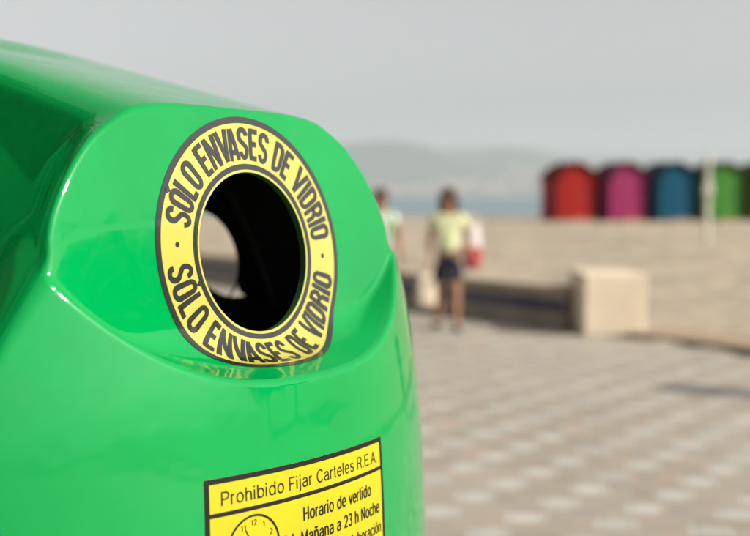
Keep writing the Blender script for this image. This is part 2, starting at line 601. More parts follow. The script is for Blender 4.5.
def sticker_mat(name, col, rough=0.22, wear=None, coat=0.7):
    t = NT(name)
    n_a = t.noise(25, 5, 0.7)
    n_b = t.noise(4, 3, 0.6)
    lo = tuple(c * 0.86 for c in col)
    c = t.ramp(n_b.outputs[0], [(0.3, lo), (0.65, col)])
    if wear:
        c = t.mix(t.math('MULTIPLY', t.ramp(n_a.outputs[0], [(0.62, (0, 0, 0)), (0.75, (1, 1, 1))]), 0.5), c, wear)
    t.bump(n_a.outputs[0], 0.08, 0.004)
    return t.set(c, rough, Coat_Weight=coat, Coat_Roughness=0.08, Coat_IOR=1.6)


YEL = sticker_mat('yellow_sticker_film', (0.49, 0.455, 0.085), 0.15, (0.42, 0.37, 0.07))
INK = sticker_mat('black_sticker_ink', (0.018, 0.018, 0.016), 0.25, (0.05, 0.05, 0.04))

ring = ring_mesh('opening_sticker', 0.1075, 0.1815, 0.0005, YEL, bank, 40)
ring_mesh('border', 0.1735, 0.1820, 0.0009, INK, ring, 6)
ring_mesh('border', 0.1110, 0.1185, 0.0009, INK, ring, 6)


def arc(cx, cy, rx, ry, a0, a1, n=14):
    return [(cx + rx * math.cos(R(a0 + (a1 - a0) * i / n)), cy + ry * math.sin(R(a0 + (a1 - a0) * i / n))) for i in range(n + 1)]


def oval(cx, cy, rx, ry): return arc(cx, cy, rx, ry, 0, 360, 28)


def glyph_paths(ch, bold=False):
    """centre lines of a grotesque letter, capital height 1; returns paths and advance width.
    Heavy narrow capitals are drawn with bold=True."""
    X = 0.73                                             # height of small letters
    if bold:
        W_, b = 0.50, 0.07                               # b: half a stroke
        G = {
            'S': ([arc(.25, .745, .18, .185, 0, 180, 12) + arc(.25, .70, .18, .16, 180, 235, 5) + arc(.25, .30, .18, .16, 55, 0, 5) + arc(.25, .255, .18, .185, 0, -180, 12)], W_),
            'O': ([arc(.25, .75, .18, .18, 0, 180, 12) + arc(.25, .25, .18, .18, 180, 360, 12) + [(.43, .75)]], W_),
            'Ó': ([arc(.25, .75, .18, .18, 0, 180, 12) + arc(.25, .25, .18, .18, 180, 360, 12) + [(.43, .75)], [(.24, 1.06), (.36, 1.17)]], W_),
            'L': ([[(.07, 1), (.07, .07), (.40, .07)]], .42),
            'E': ([[(.42, .93), (.07, .93), (.07, .07), (.42, .07)], [(.07, .52), (.38, .52)]], .45),
            'N': ([[(.07, 0), (.07, 1)], [(.48, 0), (.48, 1)], [(.085, .95), (.465, .05)]], .55),
            'V': ([[(.05, 1), (.27, .03)], [(.51, 1), (.29, .03)]], .56),
            'A': ([[(.05, 0), (.27, .97)], [(.51, 0), (.29, .97)], [(.15, .24), (.41, .24)]], .56),
            'D': ([[(.07, .07), (.07, .93), (.22, .93)] + arc(.22, .72, .21, .21, 90, 0, 8) + arc(.22, .28, .21, .21, 0, -90, 8) + [(.07, .07)]], W_),
            'I': ([[(.07, 0), (.07, 1)]], .14),
            'R': ([[(.07, 0), (.07, .93), (.22, .93)] + arc(.22, .72, .20, .21, 90, -90, 12) + [(.07, .51)], [(.26, .50), (.40, .36), (.43, 0)]], W_),
            ' ': ([], .20)}
        return G[ch]
    G = {
        'P': ([[(.06, 0), (.06, .95), (.36, .95)] + arc(.36, .70, .25, .25, 90, -90, 12) + [(.06, .45)]], .68),
        'R': ([[(.06, 0), (.06, .95), (.38, .95)] + arc(.38, .72, .24, .23, 90, -90, 12) + [(.06, .49)], [(.38, .49), (.55, .40), (.60, .10), (.65, 0)]], .74),
        'F': ([[(.06, 0), (.06, .95), (.58, .95)], [(.06, .50), (.50, .50)]], .62),
        'E': ([[(.60, .95), (.06, .95), (.06, .05), (.62, .05)], [(.06, .52), (.55, .52)]], .68),
        'A': ([[(.02, 0), (.35, .98), (.68, 0)], [(.13, .32), (.57, .32)]], .72),
        'C': ([arc(.40, .50, .34, .47, 40, 320, 24)], .76),
        'H': ([[(.06, 0), (.06, 1)], [(.62, 0), (.62, 1)], [(.06, .52), (.62, .52)]], .74),
        'M': ([[(.06, 0), (.06, .97), (.40, .04), (.74, .97), (.74, 0)]], .86),
        'N': ([[(.06, 0), (.06, .98), (.62, .02), (.62, 1)]], .74),
        'G': ([arc(.40, .50, .34, .47, 45, 345, 24), [(.44, .48), (.74, .48), (.74, 0)]], .80),
        'r': ([[(.06, 0), (.06, X)], arc(.26, X - .26, .20, .22, 180, 80, 8)], .36),
        'o': ([oval(.31, X / 2, .26, X / 2 - .03)], .66),
        'h': ([[(.06, 0), (.06, 1)], arc(.28, .44, .22, .25, 180, 0, 10) + [(.50, 0)]], .62),
        'n': ([[(.06, 0), (.06, X)], arc(.28, .44, .22, .25, 180, 0, 10) + [(.50, 0)]], .62),
        'ñ': ([[(.06, 0), (.06, X)], arc(.28, .44, .22, .25, 180, 0, 10) + [(.50, 0)], [(.12, .88), (.20, .95), (.34, .88), (.44, .95)]], .62),
        'm': ([[(.06, 0), (.06, X)], arc(.24, .46, .18, .23, 180, 0, 10) + [(.42, 0)], arc(.60, .46, .18, .23, 180, 0, 10) + [(.78, 0)]], .90),
        'i': ([[(.06, 0), (.06, X)], [(.06, .88), (.06, 1)]], .20),
        'j': ([[(.10, X), (.10, -.12)] + arc(.0, -.12, .10, .10, 0, -90, 5), [(.10, .88), (.10, 1)]], .24),
        'l': ([[(.06, 0), (.06, 1)]], .20),
        'b': ([[(.06, 0), (.06, 1)], oval(.32, X / 2, .26, X / 2 - .03)], .66),
        'd': ([[(.58, 0), (.58, 1)], oval(.32, X / 2, .26, X / 2 - .03)], .70),
        'p': ([[(.06, -.26), (.06, X)], oval(.32, X / 2, .26, X / 2 - .03)], .66),
        'a': ([arc(.29, .49, .21, .20, 165, 0, 10) + [(.50, .10), (.57, .03)], arc(.27, .21, .22, .18, 60, 330, 14) , [(.36, .40), (.50, .44)]], .62),
        'e': ([[(.05, .38), (.55, .38)] + arc(.30, X / 2, .25, X / 2 - .03, 4, 320, 24)], .63),
        'c': ([arc(.30, X / 2, .25, X / 2 - .03, 40, 320, 20)], .57),
        't': ([[(.14, .93), (.14, .16)] + arc(.25, .14, .11, .10, 180, 280, 6), [(.0, .68), (.28, .68)]], .34),
        's': ([arc(.26, .53, .19, .16, 20, 180, 10) + arc(.26, .50, .19, .13, 200, 250, 4) + arc(.26, .22, .20, .14, 70, 0, 5) + arc(.26, .19, .20, .16, 0, -165, 10)], .53),
        'v': ([[(.02, X), (.27, .02), (.52, X)]], .55),
        'u': ([[(.06, X), (.06, .26)] + arc(.28, .26, .22, .23, 180, 360, 10), [(.50, 0), (.50, X)]], .62),
        'ó': ([oval(.31, X / 2, .26, X / 2 - .03), [(.30, .84), (.42, 1.0)]], .66),
        '.': ([[(.07, 0), (.07, .10)]], .22),
        '0': ([oval(.29, .5, .24, .46)], .64), '1': ([[(.12, .74), (.32, .92), (.32, 0)]], .56),
        '2': ([arc(.29, .70, .23, .25, 170, -35, 14) + [(.06, .05), (.54, .05)]], .62),
        '3': ([arc(.28, .74, .21, .21, 160, -90, 12), arc(.28, .27, .23, .24, 90, -160, 14)], .62),
        '4': ([[(.44, 0), (.44, .95), (.04, .30), (.58, .30)]], .64), '5': ([[(.50, .95), (.14, .95), (.09, .52)] + arc(.28, .31, .24, .27, 120, -150, 14)], .62),
        '6': ([oval(.30, .29, .24, .25), arc(.42, .40, .36, .55, 100, 190, 8)], .62), '7': ([[(.05, .95), (.54, .95), (.22, 0)]], .60),
        '8': ([oval(.29, .73, .20, .21), oval(.29, .27, .24, .24)], .62), '9': ([oval(.28, .68, .23, .26), arc(.16, .56, .35, .53, -80, 10, 8)], .62),
        ' ': ([], .30)}
    return G[ch]


def stroke_mesh(path, half, sx_=1.0, step=0.08):
    """ribbon of constant thickness along a centre line; path is already in its final proportions"""
    pts = [np.array(path[0], float)]
    for q in path[1:]:
        q = np.array(q, float); d = np.linalg.norm(q - pts[-1])
        if d < 1e-9: continue
        m = max(1, int(math.ceil(d / step)))
        p0_ = pts[-1]
        for i in range(1, m + 1): pts.append(p0_ + (q - p0_) * i / m)
    pts = np.array(pts); n_ = len(pts)
    closed = np.linalg.norm(pts[0] - pts[-1]) < 1e-6
    if closed: pts = pts[:-1]; n_ -= 1
    vs, fs = [], []
    for i in range(n_):
        a_ = pts[i - 1] if (i > 0 or closed) else None
        b_ = pts[(i + 1) % n_] if (i < n_ - 1 or closed) else None
        d0 = pts[i] - a_ if a_ is not None else b_ - pts[i]
        d1 = b_ - pts[i] if b_ is not None else d0
        d0 = d0 / np.linalg.norm(d0); d1 = d1 / np.linalg.norm(d1)
        n0 = np.array([-d0[1], d0[0]]); n1_ = np.array([-d1[1], d1[0]])
        m_ = n0 + n1_; l_ = np.linalg.norm(m_)
        m_ = m_ / l_ if l_ > 1e-6 else n0
        k_ = min(1.0 / max(0.2, float(m_ @ n0)), 1.15)
        vs += [pts[i] + m_ * half * k_, pts[i] - m_ * half * k_]
    for i in range(n_ if closed else n_ - 1):
        j = (i + 1) % n_
        fs.append([2 * i, 2 * i + 1, 2 * j + 1, 2 * j])
    return np.array(vs), fs


LET_V, LET_F = [], []


def put_letters(text, start, end, r_base, height, inward):
    """letters along the ring from angle start to end (degrees); inward: tops towards the opening"""
    gap = 0.085
    adv = [glyph_paths(c, True)[1] for c in text]
    kern = [-0.16 if a + b == 'VA' else (-0.03 if a + b == 'AS' else 0.0) for a, b in zip(text, text[1:] + ' ')]
    tot = sum(adv) + sum(kern) + gap * (len(text) - 1)
    rm = r_base + (-height / 2 if inward else height / 2)
    unit = abs(R(end - start)) * rm / tot                 # metres per letter unit across
    sg = 1 if end > start else -1
    x = 0.0
    for c, w_, kn_ in zip(text, adv, kern):
        for path in glyph_paths(c, True)[0]:
            metric = [((x + q[0]) * unit, q[1] * height) for q in path]
            v, f = stroke_mesh(metric, 0.0035, step=0.003)
            lx_, ly_ = v[:, 0], v[:, 1]
            rho = r_base - ly_ if inward else r_base + ly_
            al = R(start) + sg * lx_ / rm
            p = on_ring(np.clip(rho, 0.1085, 0.18), al, 0.0010 + 0.00012 * (len(LET_V) % 3))
            k = sum(len(q_) for q_ in LET_V)
            LET_V.append(p)
            LET_F.extend([[i + k for i in ff] for ff in f])
        x += w_ + gap + kn_


put_letters('SÓLO ENVASES DE VIDRIO', 164, 5, 0.1243, 0.0435, False)
put_letters('SÓLO ENVASES DE VIDRIO', 184, 345, 0.1681, 0.0435, True)
for dot in (174, 355):
    k = sum(len(q_) for q_ in LET_V)
    th = np.linspace(0, 2 * np.pi, 20, endpoint=False)
    rho = 0.146 + 0.0034 * np.cos(th); al = R(dot) + 0.0034 * np.sin(th) / 0.146
    LET_V.append(on_ring(rho, al, 0.0010))
    LET_F.append([i + k for i in range(20)])
link_mesh('lettering', np.concatenate(LET_V), LET_F, INK, ring, smooth=True)

# --- notice lower down on the drum
NW, NH = 0.342, 0.30
NAZ, NTOP, NROLL = R(-2.6), 1.268, R(2.0)


def on_drum(sx, sy, lift):
    """sx across, sy up from the notice's top-left corner, in metres"""
    cx_ = np.asarray(sx) - NW / 2; cy_ = np.asarray(sy)
    rx = cx_ * math.cos(NROLL) + cy_ * math.sin(NROLL)
    ry = -cx_ * math.sin(NROLL) + cy_ * math.cos(NROLL)
    a = NAZ + rx / 0.78
    z = NTOP + ry
    d = np.stack([np.cos(a), np.sin(a), np.zeros_like(a)], -1)
    o_ = np.zeros_like(d); o_[..., 2] = z
    p = shoot(o_, d, 1.2, 34)
    return p + grad(p) * lift


def patch(name, x0, x1, y0, y1, lift, mat, parent, nx_=24, ny_=14):
    gx_, gy_ = np.meshgrid(np.linspace(x0, x1, nx_), np.linspace(y0, y1, ny_), indexing='ij')
    p = on_drum(gx_, gy_, lift).reshape(-1, 3)
    ii = np.arange(nx_ * ny_).reshape(nx_, ny_)
    f = np.stack([ii[:-1, :-1], ii[1:, :-1], ii[1:, 1:], ii[:-1, 1:]], -1).reshape(-1, 4)
    return link_mesh(name, p, f, mat, parent, smooth=True)


YEL2 = sticker_mat('yellow_notice_film', (0.50, 0.435, 0.006), 0.4, (0.55, 0.46, 0.02), 0.0)
INK2 = sticker_mat('black_notice_ink', (0.008, 0.008, 0.007), 0.5, (0.02, 0.02, 0.015), 0.0)
INK2.node_tree.nodes['Principled BSDF'].inputs['Specular IOR Level'].default_value = 0.25
notice = patch('notice_sticker', 0, NW, 0, -NH, 0.0005, YEL2, bank)
B = 0.0062
fv, ff = [], []
for (x0, x1, y0, y1) in ((0, NW, 0, -B), (0, NW, -NH + B, -NH), (0, B, -B, -NH + B), (NW - B, NW, -B, -NH + B), (B, NW - B, -0.0395, -0.0445)):
    gx_, gy_ = np.meshgrid(np.linspace(x0, x1, 24), np.linspace(y0, y1, 10), indexing='ij')
    p = on_drum(gx_, gy_, 0.0009).reshape(-1, 3)
    ii = np.arange(240).reshape(24, 10) + len(fv)
    fv.extend(p.tolist())
    ff.extend(np.stack([ii[:-1, :-1], ii[1:, :-1], ii[1:, 1:], ii[:-1, 1:]], -1).reshape(-1, 4).tolist())
link_mesh('border', fv, ff, INK2, notice, smooth=True)
LV, LF = [], []


def line(text, x0, x1, ybase, cap, half=0.00075):
    adv = [glyph_paths(c)[1] + 0.10 for c in text]
    unit = (x1 - x0) / (sum(adv) - 0.10)
    x = 0.0
    for c, w_ in zip(text, adv):
        for path in glyph_paths(c)[0]:
            v, f = stroke_mesh([(x0 + (x + q[0]) * unit, ybase + q[1] * cap) for q in path], half, step=0.004)
            k = sum(len(q_) for q_ in LV)
            LV.append(on_drum(v[:, 0], v[:, 1], 0.0010 + 0.00008 * (len(LV) % 3)))
            LF.extend([[i + k for i in q_] for q_ in f])
        x += w_


line('Prohibido Fijar Carteles R.E.A.', 0.022, 0.326, -0.0320, 0.0160, 0.00085)
line('Horario de vertido', 0.150, 0.303, -0.0735, 0.0165, 0.00115)
line('9 h Mañana a 23 h Noche', 0.113, 0.326, -0.1015, 0.0165, 0.00115)
line('Gracias por su colaboración', 0.113, 0.330, -0.1290, 0.0150, 0.00100)
CX, CY, CR = 0.068, -0.0895, 0.0400
for num in range(1, 13):
    a = R(90 - 30 * num)
    wd = 0.0085 if num > 9 else 0.0045
    px, py = CX + 0.0305 * math.cos(a), CY + 0.0305 * math.sin(a)
    line(str(num), px - wd / 2, px + wd / 2, py - 0.0035, 0.0070, 0.00045)
link_mesh('lettering', np.concatenate(LV), LF, INK2, notice, smooth=True)
cv, cf = [], []
for i in range(96):
    a0_ = 2 * math.pi * i / 96
    for rr in (CR, CR - 0.0026):
        cv.append((CX + rr * math.cos(a0_), CY + rr * math.sin(a0_)))
    j = (i + 1) % 96
    cf.append((2 * i, 2 * i + 1, 2 * j + 1, 2 * j))
for (ang, ln, wd) in ((118, 0.026, 0.0007), (90 - 30 * 9, 0.019, 0.0011)):
    a = R(ang); d_ = np.array([math.cos(a), math.sin(a)]); p_ = np.array([-d_[1], d_[0]])
    k = len(cv)
    for q in np.linspace(0, 1, 6):
        for s_ in (-1, 1):
            cv.append(tuple(np.array([CX, CY]) + d_ * ln * q + p_ * wd * s_))
    for i in range(5):
        cf.append((k + 2 * i, k + 2 * i + 1, k + 2 * i + 3, k + 2 * i + 2))
cv = np.array(cv)
link_mesh('clock_drawing', on_drum(cv[:, 0], cv[:, 1], 0.0010), cf, INK2, notice, smooth=True)

# ------------------------------------------------------------------ seat wall and block at the promenade edge
CREAM = varied('cream_rendered_concrete', (0.62, 0.53, 0.41), 0.85, 2.5, 0.12, 0.3, 40)
bm = bmesh.new()
bm_box(bm, (2.70, 12.12, 0.35), (0.70, 0.90, 0.70), Matrix.Rotation(R(1), 3, 'Z'), 0.02, 3)
bl = tag(link_bm('concrete_block', bm, CREAM), 'cream concrete block at the end of the low tiled wall', 'concrete block')
t = NT('blue_glazed_tiles')
sep = t.node('ShaderNodeSeparateXYZ')
t.to(t.tc.outputs['Object'], sep.inputs[0])
fx = t.math('FRACT', t.math('MULTIPLY', sep.outputs[0], 5.0)); fz = t.math('FRACT', t.math('MULTIPLY', sep.outputs[2], 5.0))
jn = t.math('MAXIMUM', t.math('LESS_THAN', fx, 0.05), t.math('LESS_THAN', fz, 0.05))
wnz = t.noise(6, 3, 0.6)
c = t.mix(jn, t.ramp(wnz.outputs[0], [(0.3, (0.014, 0.017, 0.055)), (0.7, (0.03, 0.036, 0.11))]), (0.2, 0.2, 0.2))
BLUE = t.set(c, 0.2)
WALLC = varied('grey_wall_render', (0.27, 0.24, 0.20), 0.85, 3, 0.15, 0.3, 40)
SEATC = varied('sandy_stone_coping', (0.40, 0.33, 0.25), 0.8, 3, 0.12, 0.3, 40)
wstart = np.array([2.40, 12.35]); wdir = np.array([-0.615, 0.788]); wlen = 14.0
wang = math.atan2(wdir[1], wdir[0])
low = tag(empty('low_wall', (wstart[0] + wdir[0] * wlen / 2, wstart[1] + wdir[1] * wlen / 2, 0), wang), 'low seat wall with a band of dark blue tiles in the shade', 'low wall')
bm = bmesh.new(); bm_box(bm, (0, 0, 0.225), (wlen, 0.40, 0.45)); link_bm('wall_body', bm, WALLC, low)
bm = bmesh.new(); bm_box(bm, (0, 0.0, 0.482), (wlen, 0.46, 0.06), None, 0.012); link_bm('coping', bm, SEATC, low)
bm = bmesh.new(); bm_box(bm, (0, 0.203, 0.27), (wlen - 0.02, 0.012, 0.15)); link_bm('tile_band', bm, BLUE, low)

# ------------------------------------------------------------------ beach huts
def planks(name, col, rough=0.6):
    t = NT(name)
    sep = t.node('ShaderNodeSeparateXYZ')
    t.to(t.tc.outputs['Object'], sep.inputs[0])
    s_ = t.math('ADD', sep.outputs[0], sep.outputs[1])
    fr = t.math('FRACT', t.math('MULTIPLY', s_, 8.0))
    gap_ = t.math('LESS_THAN', fr, 0.08)
    nz = t.noise(3, 5, 0.6)
    c = t.ramp(nz.outputs[0], [(0.3, tuple(v * 0.82 for v in col)), (0.7, tuple(min(1, v * 1.1) for v in col))])
    c = t.mix(gap_, c, tuple(v * 0.35 for v in col))
    t.bump(t.math('SUBTRACT', 1.0, gap_), 0.5, 0.01)
    return t.set(c, rough, Specular_IOR_Level=0.12)


def arch(wd, eave, rise):
    """gambrel-topped outline in x, z, softly rounded at the breaks"""
    half = [(1.0, 0.0), (0.96, 0.13), (0.80, 0.41), (0.56, 0.67), (0.30, 0.86)]
    pts = [(wd / 2, 0)] + [(wd / 2 * a, eave + rise * b) for a, b in half] + [(0, eave + rise)]
    return pts + [(-x, z) for x, z in pts[-2::-1]]


def prism(bm, pts, y0, y1):
    a = [bm.verts.new((x, y0, z)) for x, z in pts]
    b = [bm.verts.new((x, y1, z)) for x, z in pts]
    n = len(pts)
    for i in range(n):
        j = (i + 1) % n
        bm.faces.new((a[i], a[j], b[j], b[i]))
    bm.faces.new(a[::-1]); bm.faces.new(b)


STEPM = varied('weathered_step_wood', (0.32, 0.20, 0.12), 0.8, 4, 0.2)
METAL = varied('dull_metal', (0.35, 0.35, 0.35), 0.4, 8, 0.1, 0, 10, Metallic=0.8)


def beach_hut(loc, rz, col, word, label):
    h = tag(empty('beach_hut', loc, rz), label, 'beach hut', 'row of beach huts')
    m_w = planks('%s_painted_planks' % word, col)
    m_r = varied('%s_painted_roof' % word, tuple(c * 0.35 for c in col), 0.7, 3, 0.2, Specular_IOR_Level=0.1)
    W_, DP, EV, RS = 1.68, 1.85, 1.74, 0.66
    bm = bmesh.new(); prism(bm, arch(W_, EV, RS), -DP / 2, DP / 2); link_bm('wall', bm, m_w, h)
    outer = arch(W_ + 0.17, EV, RS + 0.11)[1:-1]
    inner = arch(W_ + 0.012, EV - 0.002, RS + 0.006)[1:-1]
    bm = bmesh.new(); prism(bm, outer + inner[::-1], -DP / 2 - 0.20, DP / 2 + 0.10); link_bm('roof', bm, m_r, h)
    bm = bmesh.new(); bm_box(bm, (0, -DP / 2 - 0.016, 1.0), (0.82, 0.03, 1.86), None, 0.006)
    d = link_bm('door', bm, m_w, h)
    bm = bmesh.new(); bm_box(bm, (0.32, -DP / 2 - 0.05, 1.0), (0.03, 0.04, 0.14), None, 0.008); link_bm('handle', bm, METAL, d)
    bm = bmesh.new(); bm_box(bm, (0, -DP / 2 - 0.25, -0.02), (1.1, 0.44, 0.16), None, 0.01); link_bm('step', bm, STEPM, h)
    bm = bmesh.new(); bm_box(bm, (0, 0, -0.10), (W_ + 0.02, DP + 0.02, 0.24), None, 0.01); link_bm('base_frame', bm, STEPM, h)
    return h


HUT_Y = 45.0
huts = [(574.5, (0.56, 0.022, 0.018), 'red', 'red barrel roofed beach hut at the left end of the row'),
        (624.5, (0.50, 0.045, 0.19), 'pink', 'magenta pink beach hut between the red and the teal hut'),
        (672.5, (0.003, 0.125, 0.235), 'teal', 'teal blue beach hut between the pink and the green hut'),
        (720.5, (0.09, 0.36, 0.05), 'green', 'bright green beach hut behind the pale post'),
        (766.5, (0.34, 0.25, 0.03), 'ochre', 'ochre beach hut cut off by the right edge of the photo')]
for (px, col, word, lab) in huts:
    beach_hut(((px - 7 - 375) / 1042 * HUT_Y, HUT_Y, 0.47), R(14), tuple(v * 0.5 for v in col), word, lab)

# slim post on the sand
POSTM = varied('pale_post_paint', (0.55, 0.52, 0.46), 0.5, 6, 0.1)
po = tag(empty('post', (30 * (707 - 375) / 1042, 30, 0.22)), 'slim pale post with a small box standing on the sand before the huts', 'post')
bm = bmesh.new(); bm_tube(bm, (0, 0, -0.3), (0, 0, 2.50), 0.085, 0.075, 16); link_bm('shaft', bm, POSTM, po, smooth=False)
bm = bmesh.new(); bm_box(bm, (-0.02, -0.09, 1.50), (0.24, 0.16, 0.30), None, 0.03, 3); link_bm('small_box', bm, POSTM, po)
bm = bmesh.new(); bm_tube(bm, (0, 0, 2.50), (0, 0, 2.56), 0.095, 0.05, 16); link_bm('cap', bm, POSTM, po)

# ------------------------------------------------------------------ people
def skin_obj(name, pts, edges, mat, parent, root=0, sub=2, flat=None):
    me = bpy.data.meshes.new(name)
    me.from_pydata([p[:3] for p in pts], edges, [])
    o = bpy.data.objects.new(name, me)
    COL.objects.link(o)
    sk = o.modifiers.new('skin', 'SKIN')
    sk.use_smooth_shade = True
    sk.branch_smoothing = 0.4
    for i, p in enumerate(pts):
        sv = me.skin_vertices[0].data[i]
        sv.radius = (p[3], p[4] if len(p) > 4 else p[3])
        sv.use_root = (i == root)
    ss = o.modifiers.new('sub', 'SUBSURF'); ss.levels = sub; ss.render_levels = sub
    bpy.context.view_layer.update()
    dg = bpy.context.evaluated_depsgraph_get()
    m2 = bpy.data.meshes.new_from_object(o.evaluated_get(dg))
    o.modifiers.clear()
    o.data = m2
    bpy.data.meshes.remove(me)
    m2.name = name
    m2.materials.clear(); m2.materials.append(mat)
    m2.polygons.foreach_set('use_smooth', [True] * len(m2.polygons))
    o.parent = parent
    return o


def lerp(a, b, q): return tuple(a[i] + (b[i] - a[i]) * q for i in range(3))


def ellipsoid(bm, c, s, seg=16, rot=None):
    M = Matrix.Translation(c) @ (rot.to_4x4() if rot else Matrix.Identity(4)) @ Matrix.Diagonal((s[0], s[1], s[2], 1))
    bmesh.ops.create_uvsphere(bm, u_segments=seg, v_segments=seg * 2 // 3, radius=1, matrix=M)


SKIN = varied('tanned_skin', (0.33, 0.17, 0.105), 0.5, 8, 0.1, Subsurface_Weight=0.05)
EYE = varied('dark_eyes', (0.03, 0.02, 0.02), 0.2)
LIP = varied('lips', (0.35, 0.12, 0.10), 0.5)


def person(loc, rz, label, J, shirt, bottoms, hair, shoes, hair_long, legs_covered=False, sleeve=0.55, strap=None):
    """J: joints in metres, facing -y; the figure's right hand is at -x"""
    p = tag(empty('person', loc, rz), label, 'person', 'people on the promenade')
    pts, ed = [], []

    def add(c, r, link=None, ry=None):
        pts.append((*c, r, ry if ry else r)); i = len(pts) - 1
        if link is not None: ed.append((link, i))
        return i
    pel = add(J['pelvis'], 0.135, None, 0.105)
    wst = add(J['waist'], 0.118, pel, 0.092)
    che = add(J['chest'], 0.135, wst, 0.102)
    nb = add(J['neck'], 0.062, che)
    hd0 = add(lerp(J['neck'], J['head'], 0.45), 0.052, nb)
    hd1 = add(lerp(J['neck'], J['head'], 0.78), 0.070, hd0, 0.078)
    hd2 = add(J['head'], 0.078, hd1, 0.092)
    hd3 = add((J['head'][0], J['head'][1] + 0.01, J['head'][2] + 0.068), 0.062, hd2, 0.072)
    hx_, hy_, hz_ = J['head']
    nose = add((hx_, hy_ - 0.095, hz_ - 0.022), 0.012, hd2)
    for s_ in (-1, 1):
        k = 'R' if s_ < 0 else 'L'
        sh_ = add(J['sh' + k], 0.058, che)
        el_ = add(J['el' + k], 0.041, sh_)
        wr_ = add(J['wr' + k], 0.028, el_, 0.024)
        d = Vector(J['wr' + k]) - Vector(J['el' + k]); d.normalize()
        side = Vector((0, 1, 0)) - d * d.y
        side = side.normalized() if side.length > 0.1 else Vector((1, 0, 0))
        out = d.cross(side).normalized()
        wv_ = Vector(J['wr' + k])
        pl = add(tuple(wv_ + d * 0.06), 0.024, wr_, 0.036)
        for i, (o_, ln) in enumerate(((-0.028, 0.062), (-0.010, 0.074), (0.010, 0.070), (0.027, 0.055))):
            b0 = wv_ + d * 0.095 + side * o_
            k1 = add(tuple(b0), 0.0095, pl)
            k2 = add(tuple(b0 + d * ln * 0.55 + out * 0.010), 0.0085, k1)
            add(tuple(b0 + d * ln * 0.85 + out * 0.028), 0.007, k2)
        th0 = add(tuple(wv_ + d * 0.035 - side * 0.036), 0.011, wr_)
        add(tuple(wv_ + d * 0.080 - side * 0.052 + out * 0.012), 0.009, th0)
        hp = add(J['hip' + k], 0.092, pel)
        kn = add(J['kn' + k], 0.058, hp)
        cf_ = add(lerp(J['kn' + k], J['an' + k], 0.3), 0.055, kn)
        an = add(J['an' + k], 0.036, cf_)
        f = J['an' + k]; fd = J.get('foot' + k, (0, -0.14))
        add((f[0] + fd[0], f[1] + fd[1], f[2] - 0.045), 0.030, an)
    skin_obj('body', pts, ed, SKIN, p, 0, 2)
    # face
    for s_ in (-1, 1):
        bm = bmesh.new(); ellipsoid(bm, (hx_ + s_ * 0.031, hy_ - 0.083, hz_ + 0.002), (0.011, 0.006, 0.008), 10)
        link_bm('eye', bm, EYE, p, True)
    bm = bmesh.new(); ellipsoid(bm, (hx_, hy_ - 0.083, hz_ - 0.056), (0.022, 0.007, 0.008), 10); link_bm('mouth', bm, LIP, p, True)
    for s_ in (-1, 1):
        bm = bmesh.new(); ellipsoid(bm, (hx_ + s_ * 0.080, hy_ + 0.005, hz_ - 0.008), (0.010, 0.018, 0.030), 10)
        link_bm('ear', bm, SKIN, p, True)
    # shirt
    sp, se = [], []

    def sadd(c, r, link=None, ry=None):
        sp.append((*c, r, ry if ry else r)); i = len(sp) - 1
        if link is not None: se.append((link, i))
        return i
    c0_ = sadd(J['chest'], 0.152, None, 0.120)
    w0 = sadd(J['waist'], 0.138, c0_, 0.112)
    sadd((J['pelvis'][0], J['pelvis'][1], J['pelvis'][2] - 0.03), 0.158, w0, 0.132)
    sadd(lerp(J['chest'], J['neck'], 0.72), 0.078, c0_)
    for k in 'RL':
        s0 = sadd(J['sh' + k], 0.076, c0_)
        sadd(lerp(J['sh' + k], J['el' + k], sleeve), 0.062, s0)
    skin_obj('shirt', sp, se, shirt, p, 0, 2)
    # shorts or trousers
    sp, se = [], []
    c0_ = sadd((J['pelvis'][0], J['pelvis'][1], J['pelvis'][2] + 0.0), 0.150, None, 0.122)
    sadd(lerp(J['pelvis'], J['waist'], 0.45), 0.134, c0_, 0.108)
    for k in 'RL':
        s0 = sadd(J['hip' + k], 0.106, c0_)
        s1 = sadd(lerp(J['hip' + k], J['kn' + k], 0.80), 0.092, s0)
        if legs_covered:
            s2 = sadd(J['kn' + k], 0.080, s1)
            sadd(lerp(J['kn' + k], J['an' + k], 0.9), 0.064, s2)
    skin_obj('shorts' if not legs_covered else 'trousers', sp, se, bottoms, p, 0, 2)
    # hair: cap plus locks, fused into one mass
    els = [((hx_, hy_ + 0.030, hz_ + 0.034), (0.100, 0.108, 0.104)), ((hx_, hy_ + 0.06, hz_ - 0.03), (0.090, 0.065, 0.090))]
    if hair_long:
        els += [((hx_ + 0.01, hy_ + 0.085, hz_ - 0.13), (0.115, 0.045, 0.13)), ((hx_ + 0.01, hy_ + 0.095, hz_ - 0.22), (0.09, 0.035, 0.10)),
                ((hx_ - 0.092, hy_ + 0.01, hz_ - 0.07), (0.030, 0.045, 0.13)), ((hx_ + 0.092, hy_ + 0.01, hz_ - 0.07), (0.030, 0.045, 0.13)),
                ((hx_ - 0.055, hy_ - 0.05, hz_ + 0.065), (0.050, 0.045, 0.035)), ((hx_ + 0.055, hy_ - 0.05, hz_ + 0.065), (0.050, 0.045, 0.035))]
    bm = bmesh.new()
    for c_, r_ in els: ellipsoid(bm, c_, r_, 18)
    ho = link_bm('hair', bm, hair, p, True)
    rm = ho.modifiers.new('fuse', 'REMESH'); rm.mode = 'VOXEL'; rm.voxel_size = 0.010; rm.use_smooth_shade = True
    bpy.context.view_layer.update()
    m2 = bpy.data.meshes.new_from_object(ho.evaluated_get(bpy.context.evaluated_depsgraph_get()))
    ho.modifiers.clear(); ho.data = m2; m2.name = 'hair'
    m2.materials.clear(); m2.materials.append(hair)
